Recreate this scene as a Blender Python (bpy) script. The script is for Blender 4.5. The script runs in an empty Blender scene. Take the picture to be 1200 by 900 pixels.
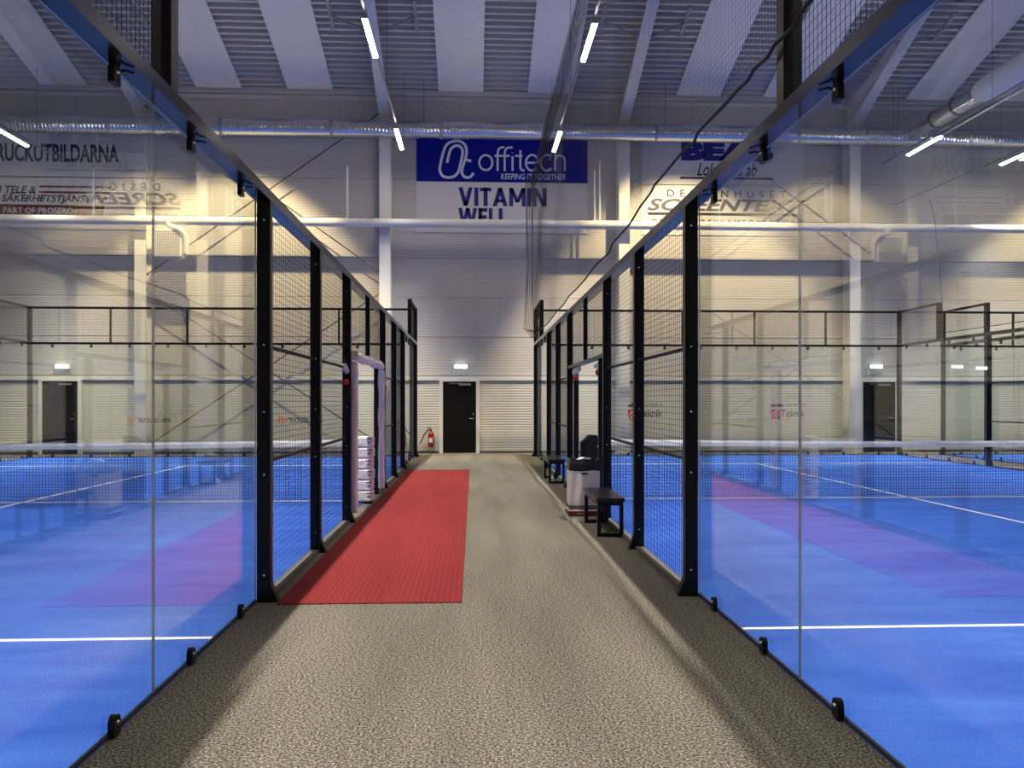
import bpy, math, random
from mathutils import Vector
random.seed(7)
R = math.radians
scene = bpy.context.scene
COL = scene.collection

# ------------------------------------------------------------------ camera, world, exposure
F_PX, YAW, CY, CAM_H = 963.64, R(2.6652), 470.06, 1.50
cam_data = bpy.data.cameras.new('camera')
cam_data.sensor_fit = 'HORIZONTAL'; cam_data.sensor_width = 36.0
cam_data.lens = F_PX * 36.0 / 1200.0
cam_data.shift_y = (CY - 450.0) / 1200.0
cam_data.clip_start = 0.05; cam_data.clip_end = 300
cam = bpy.data.objects.new('camera', cam_data); COL.objects.link(cam)
cam.location = (0, 0, CAM_H); cam.rotation_euler = (R(90), 0, -YAW)
scene.camera = cam

world = bpy.data.worlds.new('world'); scene.world = world
world.use_nodes = True
bg = world.node_tree.nodes['Background']
bg.inputs[0].default_value = (0.5, 0.55, 0.8, 1); bg.inputs[1].default_value = 0.02

vs = scene.view_settings
vs.view_transform = 'Standard'; vs.look = 'None'; vs.gamma = 1.0; vs.use_curve_mapping = False
vs.exposure = 0.0

cy = scene.cycles
cy.max_bounces = 8; cy.diffuse_bounces = 4; cy.glossy_bounces = 4
cy.transparent_max_bounces = 32; cy.transmission_bounces = 4
cy.caustics_reflective = False; cy.caustics_refractive = False
cy.sample_clamp_indirect = 4.0; cy.sample_clamp_direct = 0.0
cy.use_denoising = True

LAMP_POWER = 188.0            # LED battens, lensed downwards
FLOOD_POWER = 4900.0          # court floodlights by the far wall
LAMP_SPREAD = R(70)
LAMP_COL = (1.0, 0.95, 0.86)
FLOOD_COL = (1.0, 0.78, 0.40)

# ------------------------------------------------------------------ plan of the hall (metres)
GL, YL = -1.616, 2.25         # aisle-side glass plane and near end, left court
GR, YR = 1.726, 2.30          # the same, right court
GT, YT = 13.07, 2.30          # court beyond the right one
YW = 23.77                    # far wall
XW0, XW1 = -19.4, 31.4        # side walls
YF, YRIDGE = -7.8, 8.0
EAVE, SLOPE = 10.14, 0.29
def roof_z(y): return EAVE + SLOPE * ((YW - y) if y >= YRIDGE else (y - YF) + (YW - 2 * YRIDGE + YF))
COLX = [-15.95, -9.22, -2.49, 4.28, 10.98, 17.7, 24.4]

def at(px, py, Y):
    """Point of the plane y = Y seen at a pixel of the photograph (survey helper)."""
    xc, zc = (px - 600.0) / F_PX, (CY - py) / F_PX
    dx = xc * math.cos(YAW) + math.sin(YAW); dy = -xc * math.sin(YAW) + math.cos(YAW)
    t = Y / dy
    return Vector((dx * t, Y, CAM_H + zc * t))

# ------------------------------------------------------------------ materials
MATS = {}
def mat(name, col, rough=0.6, metal=0.0, noise=None, bump=None, spec=0.5, emit=None):
    if name in MATS: return MATS[name]
    m = bpy.data.materials.new(name); m.use_nodes = True
    nt = m.node_tree; p = nt.nodes['Principled BSDF']
    p.inputs['Base Color'].default_value = (*col, 1); p.inputs['Roughness'].default_value = rough
    p.inputs['Metallic'].default_value = metal; p.inputs['Specular IOR Level'].default_value = spec
    tc = nt.nodes.new('ShaderNodeTexCoord')
    if noise:                                   # (scale, amount, detail)
        n = nt.nodes.new('ShaderNodeTexNoise'); n.inputs['Scale'].default_value = noise[0]
        n.inputs['Detail'].default_value = noise[2] if len(noise) > 2 else 4
        nt.links.new(tc.outputs['Object'], n.inputs['Vector'])
        r = nt.nodes.new('ShaderNodeValToRGB'); a = noise[1]
        r.color_ramp.elements[0].position = 0.3; r.color_ramp.elements[1].position = 0.7
        r.color_ramp.elements[0].color = (*[c * (1 - a) for c in col], 1)
        r.color_ramp.elements[1].color = (*[min(1, c * (1 + a)) for c in col], 1)
        nt.links.new(n.outputs['Fac'], r.inputs[0]); nt.links.new(r.outputs[0], p.inputs['Base Color'])
    if bump:                                    # (scale, strength, distance)
        n2 = nt.nodes.new('ShaderNodeTexNoise'); n2.inputs['Scale'].default_value = bump[0]
        nt.links.new(tc.outputs['Object'], n2.inputs['Vector'])
        b = nt.nodes.new('ShaderNodeBump'); b.inputs['Strength'].default_value = bump[1]; b.inputs['Distance'].default_value = bump[2]
        nt.links.new(n2.outputs['Fac'], b.inputs['Height']); nt.links.new(b.outputs[0], p.inputs['Normal'])
    if emit:
        p.inputs['Emission Color'].default_value = (*emit[0], 1); p.inputs['Emission Strength'].default_value = emit[1]
    MATS[name] = m
    return m

def lamp_mat(name, col, strength):
    m = bpy.data.materials.new(name); m.use_nodes = True; nt = m.node_tree; nt.nodes.clear()
    e = nt.nodes.new('ShaderNodeEmission'); e.inputs[0].default_value = (*col, 1); e.inputs[1].default_value = strength
    o = nt.nodes.new('ShaderNodeOutputMaterial'); nt.links.new(e.outputs[0], o.inputs[0])
    MATS[name] = m; return m

def glass_mat():
    m = bpy.data.materials.new('tempered_glass'); m.use_nodes = True; nt = m.node_tree; nt.nodes.clear()
    N = nt.nodes.new; L = nt.links.new
    lw = N('ShaderNodeLayerWeight'); lw.inputs[0].default_value = 0.5
    pw = N('ShaderNodeMath'); pw.operation = 'POWER'; pw.inputs[1].default_value = 4.5
    mu = N('ShaderNodeMath'); mu.operation = 'MULTIPLY_ADD'; mu.inputs[1].default_value = 0.96; mu.inputs[2].default_value = 0.04
    mu.use_clamp = True
    tr = N('ShaderNodeBsdfTransparent'); tr.inputs[0].default_value = (0.955, 0.975, 0.97, 1)
    gl = N('ShaderNodeBsdfGlossy'); gl.inputs['Roughness'].default_value = 0.0; gl.inputs[0].default_value = (1, 1, 1, 1)
    mx = N('ShaderNodeMixShader'); o = N('ShaderNodeOutputMaterial')
    L(lw.outputs['Facing'], pw.inputs[0]); L(pw.outputs[0], mu.inputs[0]); L(mu.outputs[0], mx.inputs[0])
    L(tr.outputs[0], mx.inputs[1]); L(gl.outputs[0], mx.inputs[2]); L(mx.outputs[0], o.inputs[0])
    MATS['glass'] = m; return m

def carpet_mat(name, dark, mid, light, fine, rib=None, base_noise=0.25):
    """Looped floor covering: speckle of three yarn tones, slow wear blotches, pile relief."""
    m = bpy.data.materials.new(name); m.use_nodes = True; nt = m.node_tree
    p = nt.nodes['Principled BSDF']; p.inputs['Roughness'].default_value = 0.95; p.inputs['Specular IOR Level'].default_value = 0.15
    N = nt.nodes.new; L = nt.links.new
    tc = N('ShaderNodeTexCoord')
    n = N('ShaderNodeTexNoise'); n.inputs['Scale'].default_value = fine; n.inputs['Detail'].default_value = 3; n.inputs['Roughness'].default_value = 0.7
    L(tc.outputs['Object'], n.inputs['Vector'])
    r = N('ShaderNodeValToRGB'); e = r.color_ramp.elements
    e[0].position = 0.36; e[0].color = (*dark, 1); e[1].position = 0.66; e[1].color = (*light, 1)
    k = e.new(0.5); k.color = (*mid, 1)
    L(n.outputs['Fac'], r.inputs[0])
    n2 = N('ShaderNodeTexNoise'); n2.inputs['Scale'].default_value = 0.9; n2.inputs['Detail'].default_value = 3
    mp = N('ShaderNodeMapping'); mp.inputs['Scale'].default_value = (2.6, 0.35, 1)
    L(tc.outputs['Object'], mp.inputs[0]); L(mp.outputs[0], n2.inputs['Vector'])
    mr = N('ShaderNodeMapRange'); mr.inputs['From Min'].default_value = 0.3; mr.inputs['From Max'].default_value = 0.7
    mr.inputs['To Min'].default_value = 1 - base_noise; mr.inputs['To Max'].default_value = 1 + base_noise * 0.4
    L(n2.outputs['Fac'], mr.inputs[0])
    vm = N('ShaderNodeVectorMath'); vm.operation = 'SCALE'
    L(r.outputs[0], vm.inputs[0]); L(mr.outputs[0], vm.inputs['Scale'])
    col = vm.outputs[0]
    if rib:
        w = N('ShaderNodeTexWave'); w.bands_direction = 'X'; w.inputs['Scale'].default_value = rib
        w.inputs['Distortion'].default_value = 0.3
        L(tc.outputs['Object'], w.inputs['Vector'])
        m2 = N('ShaderNodeMapRange'); m2.inputs['To Min'].default_value = 0.85; m2.inputs['To Max'].default_value = 1.06
        L(w.outputs['Fac'], m2.inputs[0])
        v2 = N('ShaderNodeVectorMath'); v2.operation = 'SCALE'; L(col, v2.inputs[0]); L(m2.outputs[0], v2.inputs['Scale']); col = v2.outputs[0]
    L(col, p.inputs['Base Color'])
    b = N('ShaderNodeBump'); b.inputs['Strength'].default_value = 0.6; b.inputs['Distance'].default_value = 0.006
    L(n.outputs['Fac'], b.inputs['Height']); L(b.outputs[0], p.inputs['Normal'])
    MATS[name] = m; return m

def clad_mat(name, col, pitch, strength, rough=0.55):
    """Painted sheet with fine horizontal ribs (relief from the material only)."""
    m = bpy.data.materials.new(name); m.use_nodes = True; nt = m.node_tree
    p = nt.nodes['Principled BSDF']; p.inputs['Roughness'].default_value = rough; p.inputs['Specular IOR Level'].default_value = 0.25
    N = nt.nodes.new; L = nt.links.new
    tc = N('ShaderNodeTexCoord'); sx = N('ShaderNodeSeparateXYZ'); L(tc.outputs['Object'], sx.inputs[0])
    a = N('ShaderNodeMath'); a.operation = 'DIVIDE'; a.inputs[1].default_value = pitch; L(sx.outputs['Z'], a.inputs[0])
    f = N('ShaderNodeMath'); f.operation = 'FRACT'; L(a.outputs[0], f.inputs[0])
    r = N('ShaderNodeValToRGB'); e = r.color_ramp.elements
    e[0].position = 0.0; e[0].color = (0, 0, 0, 1); e[1].position = 1.0; e[1].color = (0, 0, 0, 1)
    k = e.new(0.22); k.color = (1, 1, 1, 1); k = e.new(0.78); k.color = (1, 1, 1, 1)
    L(f.outputs[0], r.inputs[0])
    b = N('ShaderNodeBump'); b.inputs['Strength'].default_value = strength; b.inputs['Distance'].default_value = 0.012
    L(r.outputs[0], b.inputs['Height']); L(b.outputs[0], p.inputs['Normal'])
    n = N('ShaderNodeTexNoise'); n.inputs['Scale'].default_value = 0.6; L(tc.outputs['Object'], n.inputs['Vector'])
    mr = N('ShaderNodeMapRange'); mr.inputs['To Min'].default_value = 0.93; mr.inputs['To Max'].default_value = 1.05; L(n.outputs['Fac'], mr.inputs[0])
    m2 = N('ShaderNodeMapRange'); m2.inputs['To Min'].default_value = 0.84; m2.inputs['To Max'].default_value = 1.0; L(r.outputs[0], m2.inputs[0])
    mm = N('ShaderNodeMath'); mm.operation = 'MULTIPLY'; L(mr.outputs[0], mm.inputs[0]); L(m2.outputs[0], mm.inputs[1])
    v = N('ShaderNodeVectorMath'); v.operation = 'SCALE'; v.inputs[0].default_value = col; L(mm.outputs[0], v.inputs['Scale'])
    L(v.outputs[0], p.inputs['Base Color'])
    MATS[name] = m; return m

def turf_mat():
    m = bpy.data.materials.new('blue_turf'); m.use_nodes = True; nt = m.node_tree
    p = nt.nodes['Principled BSDF']; p.inputs['Roughness'].default_value = 0.8; p.inputs['Specular IOR Level'].default_value = 0.25
    N = nt.nodes.new; L = nt.links.new
    tc = N('ShaderNodeTexCoord')
    n = N('ShaderNodeTexNoise'); n.inputs['Scale'].default_value = 0.8; n.inputs['Detail'].default_value = 8; n.inputs['Roughness'].default_value = 0.65
    n.inputs['Distortion'].default_value = 0.8
    mp = N('ShaderNodeMapping'); mp.inputs['Scale'].default_value = (0.7, 2.2, 1); L(tc.outputs['Object'], mp.inputs[0]); L(mp.outputs[0], n.inputs['Vector'])
    r = N('ShaderNodeValToRGB'); e = r.color_ramp.elements
    e[0].position = 0.32; e[0].color = (0.012, 0.070, 0.42, 1); e[1].position = 0.72; e[1].color = (0.046, 0.15, 0.58, 1)
    L(n.outputs['Fac'], r.inputs[0])
    n2 = N('ShaderNodeTexNoise'); n2.inputs['Scale'].default_value = 160; n2.inputs['Detail'].default_value = 2; L(tc.outputs['Object'], n2.inputs['Vector'])
    mr = N('ShaderNodeMapRange'); mr.inputs['From Min'].default_value = 0.3; mr.inputs['From Max'].default_value = 0.7
    mr.inputs['To Min'].default_value = 0.82; mr.inputs['To Max'].default_value = 1.15; L(n2.outputs['Fac'], mr.inputs[0])
    v = N('ShaderNodeVectorMath'); v.operation = 'SCALE'; L(r.outputs[0], v.inputs[0]); L(mr.outputs[0], v.inputs['Scale'])
    L(v.outputs[0], p.inputs['Base Color'])
    b = N('ShaderNodeBump'); b.inputs['Strength'].default_value = 0.4; b.inputs['Distance'].default_value = 0.004
    L(n2.outputs['Fac'], b.inputs['Height']); L(b.outputs[0], p.inputs['Normal'])
    MATS['turf'] = m; return m

def duct_mat():
    m = bpy.data.materials.new('spiral_duct'); m.use_nodes = True; nt = m.node_tree
    p = nt.nodes['Principled BSDF']; p.inputs['Metallic'].default_value = 0.9; p.inputs['Roughness'].default_value = 0.2
    p.inputs['Base Color'].default_value = (0.62, 0.63, 0.66, 1)
    N = nt.nodes.new; L = nt.links.new
    tc = N('ShaderNodeTexCoord'); w = N('ShaderNodeTexWave'); w.bands_direction = 'X'; w.inputs['Scale'].default_value = 3.2
    L(tc.outputs['Object'], w.inputs['Vector'])
    b = N('ShaderNodeBump'); b.inputs['Strength'].default_value = 0.5; b.inputs['Distance'].default_value = 0.02
    L(w.outputs['Fac'], b.inputs['Height']); L(b.outputs[0], p.inputs['Normal'])
    MATS['duct'] = m; return m

glass_mat(); turf_mat(); duct_mat()
carpet_mat('grey_carpet', (0.014, 0.013, 0.011), (0.145, 0.130, 0.102), (0.47, 0.42, 0.335), 80)
carpet_mat('red_carpet', (0.08, 0.008, 0.008), (0.24, 0.026, 0.027), (0.40, 0.055, 0.053), 90, rib=7.0, base_noise=0.15)
clad_mat('wall_cladding', (0.59, 0.57, 0.55), 0.076, 0.35)
clad_mat('plinth_cladding', (0.62, 0.61, 0.56), 0.074, 0.45)
mat('black_steel', (0.005, 0.005, 0.006), 0.38, spec=0.3)
mat('anthracite', (0.014, 0.013, 0.012), 0.16, spec=1.0)
mat('black_wire', (0.006, 0.006, 0.006), 0.6, spec=0.15)
mat('black_net', (0.012, 0.012, 0.012), 0.8)
mat('bolt', (0.75, 0.75, 0.75), 0.25, 1.0)
mat('glass_edge', (0.55, 0.62, 0.60), 0.3)
mat('galvanised', (0.36, 0.36, 0.38), 0.45, 0.6)
mat('curb', (0.13, 0.12, 0.10), 0.8, noise=(14, 0.2))
mat('white_line', (0.82, 0.83, 0.85), 0.8, noise=(40, 0.06))
mat('white_paint', (0.72, 0.71, 0.69), 0.45)
mat('white_pipe', (0.83, 0.82, 0.79), 0.35)
mat('ceiling_sheet', (0.56, 0.54, 0.54), 0.4)
mat('ceiling_panel', (0.88, 0.85, 0.82), 0.7, noise=(3, 0.03))
mat('rafter', (0.60, 0.60, 0.64), 0.5)
mat('rafter_dark', (0.33, 0.33, 0.36), 0.5)
mat('dark_metal', (0.06, 0.06, 0.065), 0.45)
mat('door_black', (0.003, 0.003, 0.0035), 0.5, spec=0.2)
mat('banner_white', (0.66, 0.65, 0.68), 0.6)
mat('banner_blue', (0.002, 0.008, 0.27), 0.6, spec=0.15)
mat('print_white', (0.75, 0.76, 0.85), 0.6)
mat('print_navy', (0.012, 0.012, 0.20), 0.6)
mat('print_black', (0.02, 0.02, 0.024), 0.6)
mat('print_grey', (0.10, 0.10, 0.11), 0.6)
mat('print_darkred', (0.12, 0.012, 0.02), 0.6)
mat('print_orange', (0.75, 0.24, 0.04), 0.6)
mat('print_red', (0.55, 0.05, 0.04), 0.6)
mat('padding_white', (0.92, 0.88, 0.85), 0.5, noise=(6, 0.06), bump=(22, 0.8, 0.02))
mat('padding_black', (0.006, 0.006, 0.007), 0.6, spec=0.2)
mat('ball_red', (0.62, 0.05, 0.04), 0.4)
mat('tape_white', (0.93, 0.92, 0.92), 0.7, noise=(9, 0.10), bump=(16, 0.6, 0.02))
mat('extinguisher_red', (0.36, 0.02, 0.015), 0.3)
mat('rubber', (0.015, 0.015, 0.015), 0.7)
mat('bench_top', (0.022, 0.022, 0.023), 0.35)
mat('card_white', (0.92, 0.84, 0.82), 0.6, noise=(5, 0.05))
mat('card_grey', (0.12, 0.11, 0.11), 0.7)
mat('card_red', (0.14, 0.012, 0.015), 0.5)
mat('bin_bag', (0.02, 0.02, 0.024), 0.25, bump=(18, 0.8, 0.02))
mat('fabric_duct', (0.78, 0.77, 0.80), 0.7)
mat('perforated', (0.70, 0.69, 0.67), 0.5)
mat('shoe_white', (0.78, 0.78, 0.78), 0.5)
mat('housing', (0.25, 0.25, 0.26), 0.5)
lamp_mat('led', (1.0, 0.90, 0.75), 66.0)
lamp_mat('emergency', (0.92, 1.0, 0.90), 10.0)
lamp_mat('flood_lens', (1.0, 0.9, 0.7), 6.0)

# ------------------------------------------------------------------ mesh helpers
class MB:
    def __init__(self): self.v = []; self.f = []; self.mi = []; self.cur = 0
    def _add(self, vs, fs):
        b = len(self.v); self.v += [tuple(p) for p in vs]; self.f += [tuple(b + i for i in q) for q in fs]; self.mi += [self.cur] * len(fs)
    def box(self, x0, x1, y0, y1, z0, z1):
        if x0 > x1: x0, x1 = x1, x0
        if y0 > y1: y0, y1 = y1, y0
        self._add([(x0,y0,z0),(x1,y0,z0),(x1,y1,z0),(x0,y1,z0),(x0,y0,z1),(x1,y0,z1),(x1,y1,z1),(x0,y1,z1)],
                  [(0,3,2,1),(4,5,6,7),(0,1,5,4),(1,2,6,5),(2,3,7,6),(3,0,4,7)]); return self
    def cbox(self, x0, x1, y0, y1, z0, z1, c):
        """box with chamfered vertical edges and top/bottom rims"""
        def ring(z, i): return [(x0+i+c,y0+i,z),(x1-i-c,y0+i,z),(x1-i,y0+i+c,z),(x1-i,y1-i-c,z),(x1-i-c,y1-i,z),(x0+i+c,y1-i,z),(x0+i,y1-i-c,z),(x0+i,y0+i+c,z)]
        self.loft([ring(z0, c*.7), ring(z0+c, 0), ring(z1-c, 0), ring(z1, c*.7)]); return self
    def loft(self, rings, caps=True):
        n = len(rings[0]); vs = [p for r in rings for p in r]; fs = []
        for k in range(len(rings) - 1):
            for i in range(n):
                j = (i + 1) % n; fs.append((k*n+i, k*n+j, (k+1)*n+j, (k+1)*n+i))
        if caps: fs += [tuple(reversed(range(n))), tuple((len(rings)-1)*n + i for i in range(n))]
        self._add(vs, fs); return self
    def tube(self, p, q, r, n=6, r2=None):
        return self.poly([p, q], r, n, r_end=r2)
    def poly(self, pts, r, n=6, r_end=None, sx=1.0, caps=True):
        pts = [Vector(p) for p in pts]; rings = []; prev = None
        for i, p in enumerate(pts):
            d = (pts[min(i+1, len(pts)-1)] - pts[max(i-1, 0)]).normalized()
            if prev is None:
                a = d.cross(Vector((0,0,1)));
                if a.length < 1e-4: a = d.cross(Vector((1,0,0)))
                a.normalize()
            else:
                a = (prev - d * prev.dot(d)).normalized()
            b = d.cross(a); prev = a
            rr = r if r_end is None else r + (r_end - r) * i / max(1, len(pts) - 1)
            if isinstance(r, (list, tuple)): rr = r[i]
            rings.append([p + (a*math.cos(2*math.pi*k/n) + b*math.sin(2*math.pi*k/n)) * rr for k in range(n)])
        return self.loft(rings, caps)
    def prism(self, poly, axis, a, b):
        """2-D polygon extruded along an axis between a and b; poly coordinates are the two other axes in xyz order"""
        def P(u, v, w): return {'x': (w,u,v), 'y': (u,w,v), 'z': (u,v,w)}[axis]
        return self.loft([[P(u,v,a) for u, v in poly], [P(u,v,b) for u, v in poly]])
    def lathe(self, prof, c, n=16):
        return self.loft([[(c[0]+r*math.cos(2*math.pi*k/n), c[1]+r*math.sin(2*math.pi*k/n), c[2]+z) for k in range(n)] for r, z in prof])
    def ball(self, c, r, n=10, m=6, sz=1.0):
        return self.loft([[(c[0]+r*math.sin(math.pi*(j+.001)/m)*math.cos(2*math.pi*k/n), c[1]+r*math.sin(math.pi*(j+.001)/m)*math.sin(2*math.pi*k/n), c[2]-r*sz*math.cos(math.pi*(j+.001)/m)) for k in range(n)] for j in range(m+1)])
    def mesh(self, name, mats, smooth=False):
        me = bpy.data.meshes.new(name); me.from_pydata(self.v, [], self.f)
        for m in (mats if isinstance(mats, (list, tuple)) else [mats]): me.materials.append(MATS[m])
        if any(self.mi): me.polygons.foreach_set('material_index', self.mi)
        if smooth: me.polygons.foreach_set('use_smooth', [True] * len(me.polygons))
        me.update()
        import bmesh
        bm = bmesh.new(); bm.from_mesh(me); bmesh.ops.recalc_face_normals(bm, faces=bm.faces); bm.to_mesh(me); bm.free()
        if smooth:
            try: me.set_sharp_from_angle(angle=R(40))
            except Exception: pass
        return me

def link(name, me, parent=None, loc=None):
    o = bpy.data.objects.new(name, me); COL.objects.link(o)
    if loc is not None: o.location = loc
    if parent is not None:
        o.parent = parent
        base = world_loc(parent)
        o.location = (Vector(loc) if loc is not None else Vector((0,0,0))) - base
    return o
def world_loc(o):
    v = Vector((0,0,0))
    while o is not None: v += o.location; o = o.parent
    return v
def tag(o, label=None, cat=None, group=None, kind=None):
    if label: o['label'] = label
    if cat: o['category'] = cat
    if group: o['group'] = group
    if kind: o['kind'] = kind
    return o
def thing(name, label, cat, loc=(0,0,0), group=None):
    o = bpy.data.objects.new(name, None); COL.objects.link(o); o.location = loc; o.empty_display_size = 0.1
    return tag(o, label, cat, group)
def part(name, mb, m, parent, smooth=False, kind=None, label=None):
    o = link(name, mb.mesh(name, m, smooth), parent); return tag(o, label=label, kind=kind)
def single(name, mb, m, label, cat, group=None, smooth=False):
    return tag(link(name, mb.mesh(name, m, smooth)), label, cat, group)
def struct(name, mb, m, label=None, smooth=False):
    return tag(link(name, mb.mesh(name, m, smooth)), label=label, kind='structure')

def text_obj(name, body, m, parent, x0, x1, z0, z1, y, bold=0.0, shear=0.0, spacing=1.0, thick=0.002, flip=False):
    """lettering facing -Y, fitted to a box of the plane y"""
    cu = bpy.data.curves.new(name, 'FONT'); cu.body = body; cu.size = 1.0; cu.offset = bold; cu.shear = shear
    cu.space_character = spacing; cu.resolution_u = 3; cu.extrude = 0.5
    ob = bpy.data.objects.new(name, cu); COL.objects.link(ob)
    bpy.context.view_layer.update()
    me = bpy.data.meshes.new_from_object(ob.evaluated_get(bpy.context.evaluated_depsgraph_get()))
    bpy.data.objects.remove(ob); bpy.data.curves.remove(cu)
    xs = [v.co.x for v in me.vertices]; ys = [v.co.y for v in me.vertices]
    ax, bx_, ay, by = min(xs), max(xs), min(ys), max(ys)
    for v in me.vertices:
        X = x0 + (v.co.x - ax) / (bx_ - ax) * (x1 - x0); Z = z0 + (v.co.y - ay) / (by - ay) * (z1 - z0)
        v.co = (X, y - v.co.z * thick, Z)
    me.materials.clear(); me.materials.append(MATS[m]); me.name = name
    return link(name, me, parent)
def text_px(name, body, m, parent, px0, px1, py0, py1, Y, off=0.006, **k):
    a = at(px0, py1, Y); b = at(px1, py0, Y)
    return text_obj(name, body, m, parent, a.x, b.x, a.z, b.z, Y - off, **k)

# ------------------------------------------------------------------ floor and courts' turf
struct('floor', MB().box(XW0, XW1, YF, YW, -0.2, 0.0), 'grey_carpet', 'grey speckled carpet floor of the hall')
single('red_carpet', MB().cbox(-1.452, -0.088, 6.12, 17.95, 0.0005, 0.010, 0.004), 'red_carpet',
       'red ribbed carpet runner along the left court entrance', 'carpet')

def court(name, label, g, s, y0, nearlines=True):
    """turf with its lines; g aisle-side glass, s +1 if the court lies towards +X"""
    x0, x1 = sorted((g, g + s * 10))
    t = thing(name, label, 'court', ((x0 + x1) / 2, y0 + 10, 0))
    part('turf', MB().box(x0, x1, y0, y0 + 20, 0.0005, 0.012), 'turf', t)
    w = 0.025
    for yy in (3.0, 17.0): part('line', MB().box(x0 + .01, x1 - .01, y0 + yy - w, y0 + yy + w, 0.0115, 0.0145), 'white_line', t)
    xm = (x0 + x1) / 2
    part('line', MB().box(xm - w, xm + w, y0 + 3.0 + w + .001, y0 + 17 - w - .001, 0.0115, 0.0145), 'white_line', t)
    return t
court('padel_court', 'blue turf padel court left of the aisle', GL, -1, YL)
court('padel_court', 'blue turf padel court right of the aisle', GR, 1, YR)
court('padel_court', 'blue turf court beyond the right court, at the right edge', GT, 1, YT)

# ------------------------------------------------------------------ hall shell
wb = MB(); wb.box(XW0, XW1, YW + .03, YW + .25, -0.2, 2.14)
wb.box(XW0, XW1, YW + .06, YW + .25, 2.14, EAVE + .2)
wall = struct('wall_back', wb, 'plinth_cladding', 'far wall clad in fine ribbed white sheet panels')
joints = [2.24, 3.34, 4.49, 5.62, 6.76, 7.89, 9.03, EAVE + .1]
edges = [XW0] + COLX + [XW1]
for i in range(len(edges) - 1):
    for j in range(len(joints) - 1):
        part('cladding_panel', MB().box(edges[i] + .004, edges[i+1] - .004, YW, YW + .061, joints[j] + .006, joints[j+1] - .006), 'wall_cladding', wall)
for i in range(len(edges) - 1):
    part('plinth_panel', MB().box(edges[i] + .004, edges[i+1] - .004, YW + .002, YW + .031, .06, 2.10), 'plinth_cladding', wall)
struct('trim_1', MB().box(XW0, XW1, YW - .05, YW + .05, 2.10, 2.22), 'white_paint', 'pale ledge running along the far wall above the doors')
struct('baseboard_back', MB().box(XW0, XW1, YW - .012, YW + .01, 0.0, .06), 'dark_metal', 'dark base strip along the far wall')
struct('wall_left', MB().box(XW0 - .2, XW0, YF, YW + .25, -.2, 16), 'wall_cladding', 'left end wall of the hall')
struct('wall_right', MB().box(XW1, XW1 + .2, YF, YW + .25, -.2, 16), 'wall_cladding', 'right end wall of the hall')
struct('wall_front', MB().box(XW0, XW1, YF - .2, YF, -.2, EAVE + .1), 'wall_cladding', 'wall behind the viewpoint')

# ceiling: trapezoidal sheet, ribs along X
c = MB(); prof = []
y = YW + .1; pitch = .214
while y > YF:
    for d, h in ((0, 0), (.07, 0), (.082, .20), (.202, .20)):
        yy = y - d; prof.append((yy, roof_z(yy) + h))
    y -= pitch
c._add([(XW0 - .1, a, b) for a, b in prof] + [(XW1 + .1, a, b) for a, b in prof],
       [(i, i + 1, len(prof) + i + 1, len(prof) + i) for i in range(len(prof) - 1)])
top = [(YW + .3, roof_z(YW + .3) + .35), (YRIDGE, roof_z(YRIDGE) + .4), (YF - .2, roof_z(YF) + .35)]
c._add([(XW0 - .2, a, b) for a, b in top] + [(XW1 + .2, a, b) for a, b in top], [(0, 1, 4, 3), (1, 2, 5, 4)])
ceil = struct('ceiling', c, 'ceiling_sheet', 'corrugated metal roof sheet with white acoustic strips')
for gx in COLX[:-1] + [COLX[-1]]:
    for d in (1.50, 4.02):
        x0, x1 = gx + d, gx + d + 1.26
        ys = [YW - .52, YW - .52 - 2.4, YW - .52 - 4.8, YW - .52 - 7.2, YRIDGE + 1]
        for a, b in zip(ys, ys[1:]):
            m = MB()
            m.loft([[(x0, a - .004, roof_z(a) - .06), (x1, a - .004, roof_z(a) - .06), (x1, a - .004, roof_z(a) - .02), (x0, a - .004, roof_z(a) - .02)],
                    [(x0, b, roof_z(b) - .06), (x1, b, roof_z(b) - .06), (x1, b, roof_z(b) - .02), (x0, b, roof_z(b) - .02)]])
            part('acoustic_panel', m, 'ceiling_panel', ceil)
struct('trim_2', MB().box(XW0, XW1, YW - .45, YW - .32, 10.16, 10.30).box(XW0, XW1, YW - .32, YW - .02, 10.10, 10.14), 'rafter', 'pale eaves beam along the top of the far wall')

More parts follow.
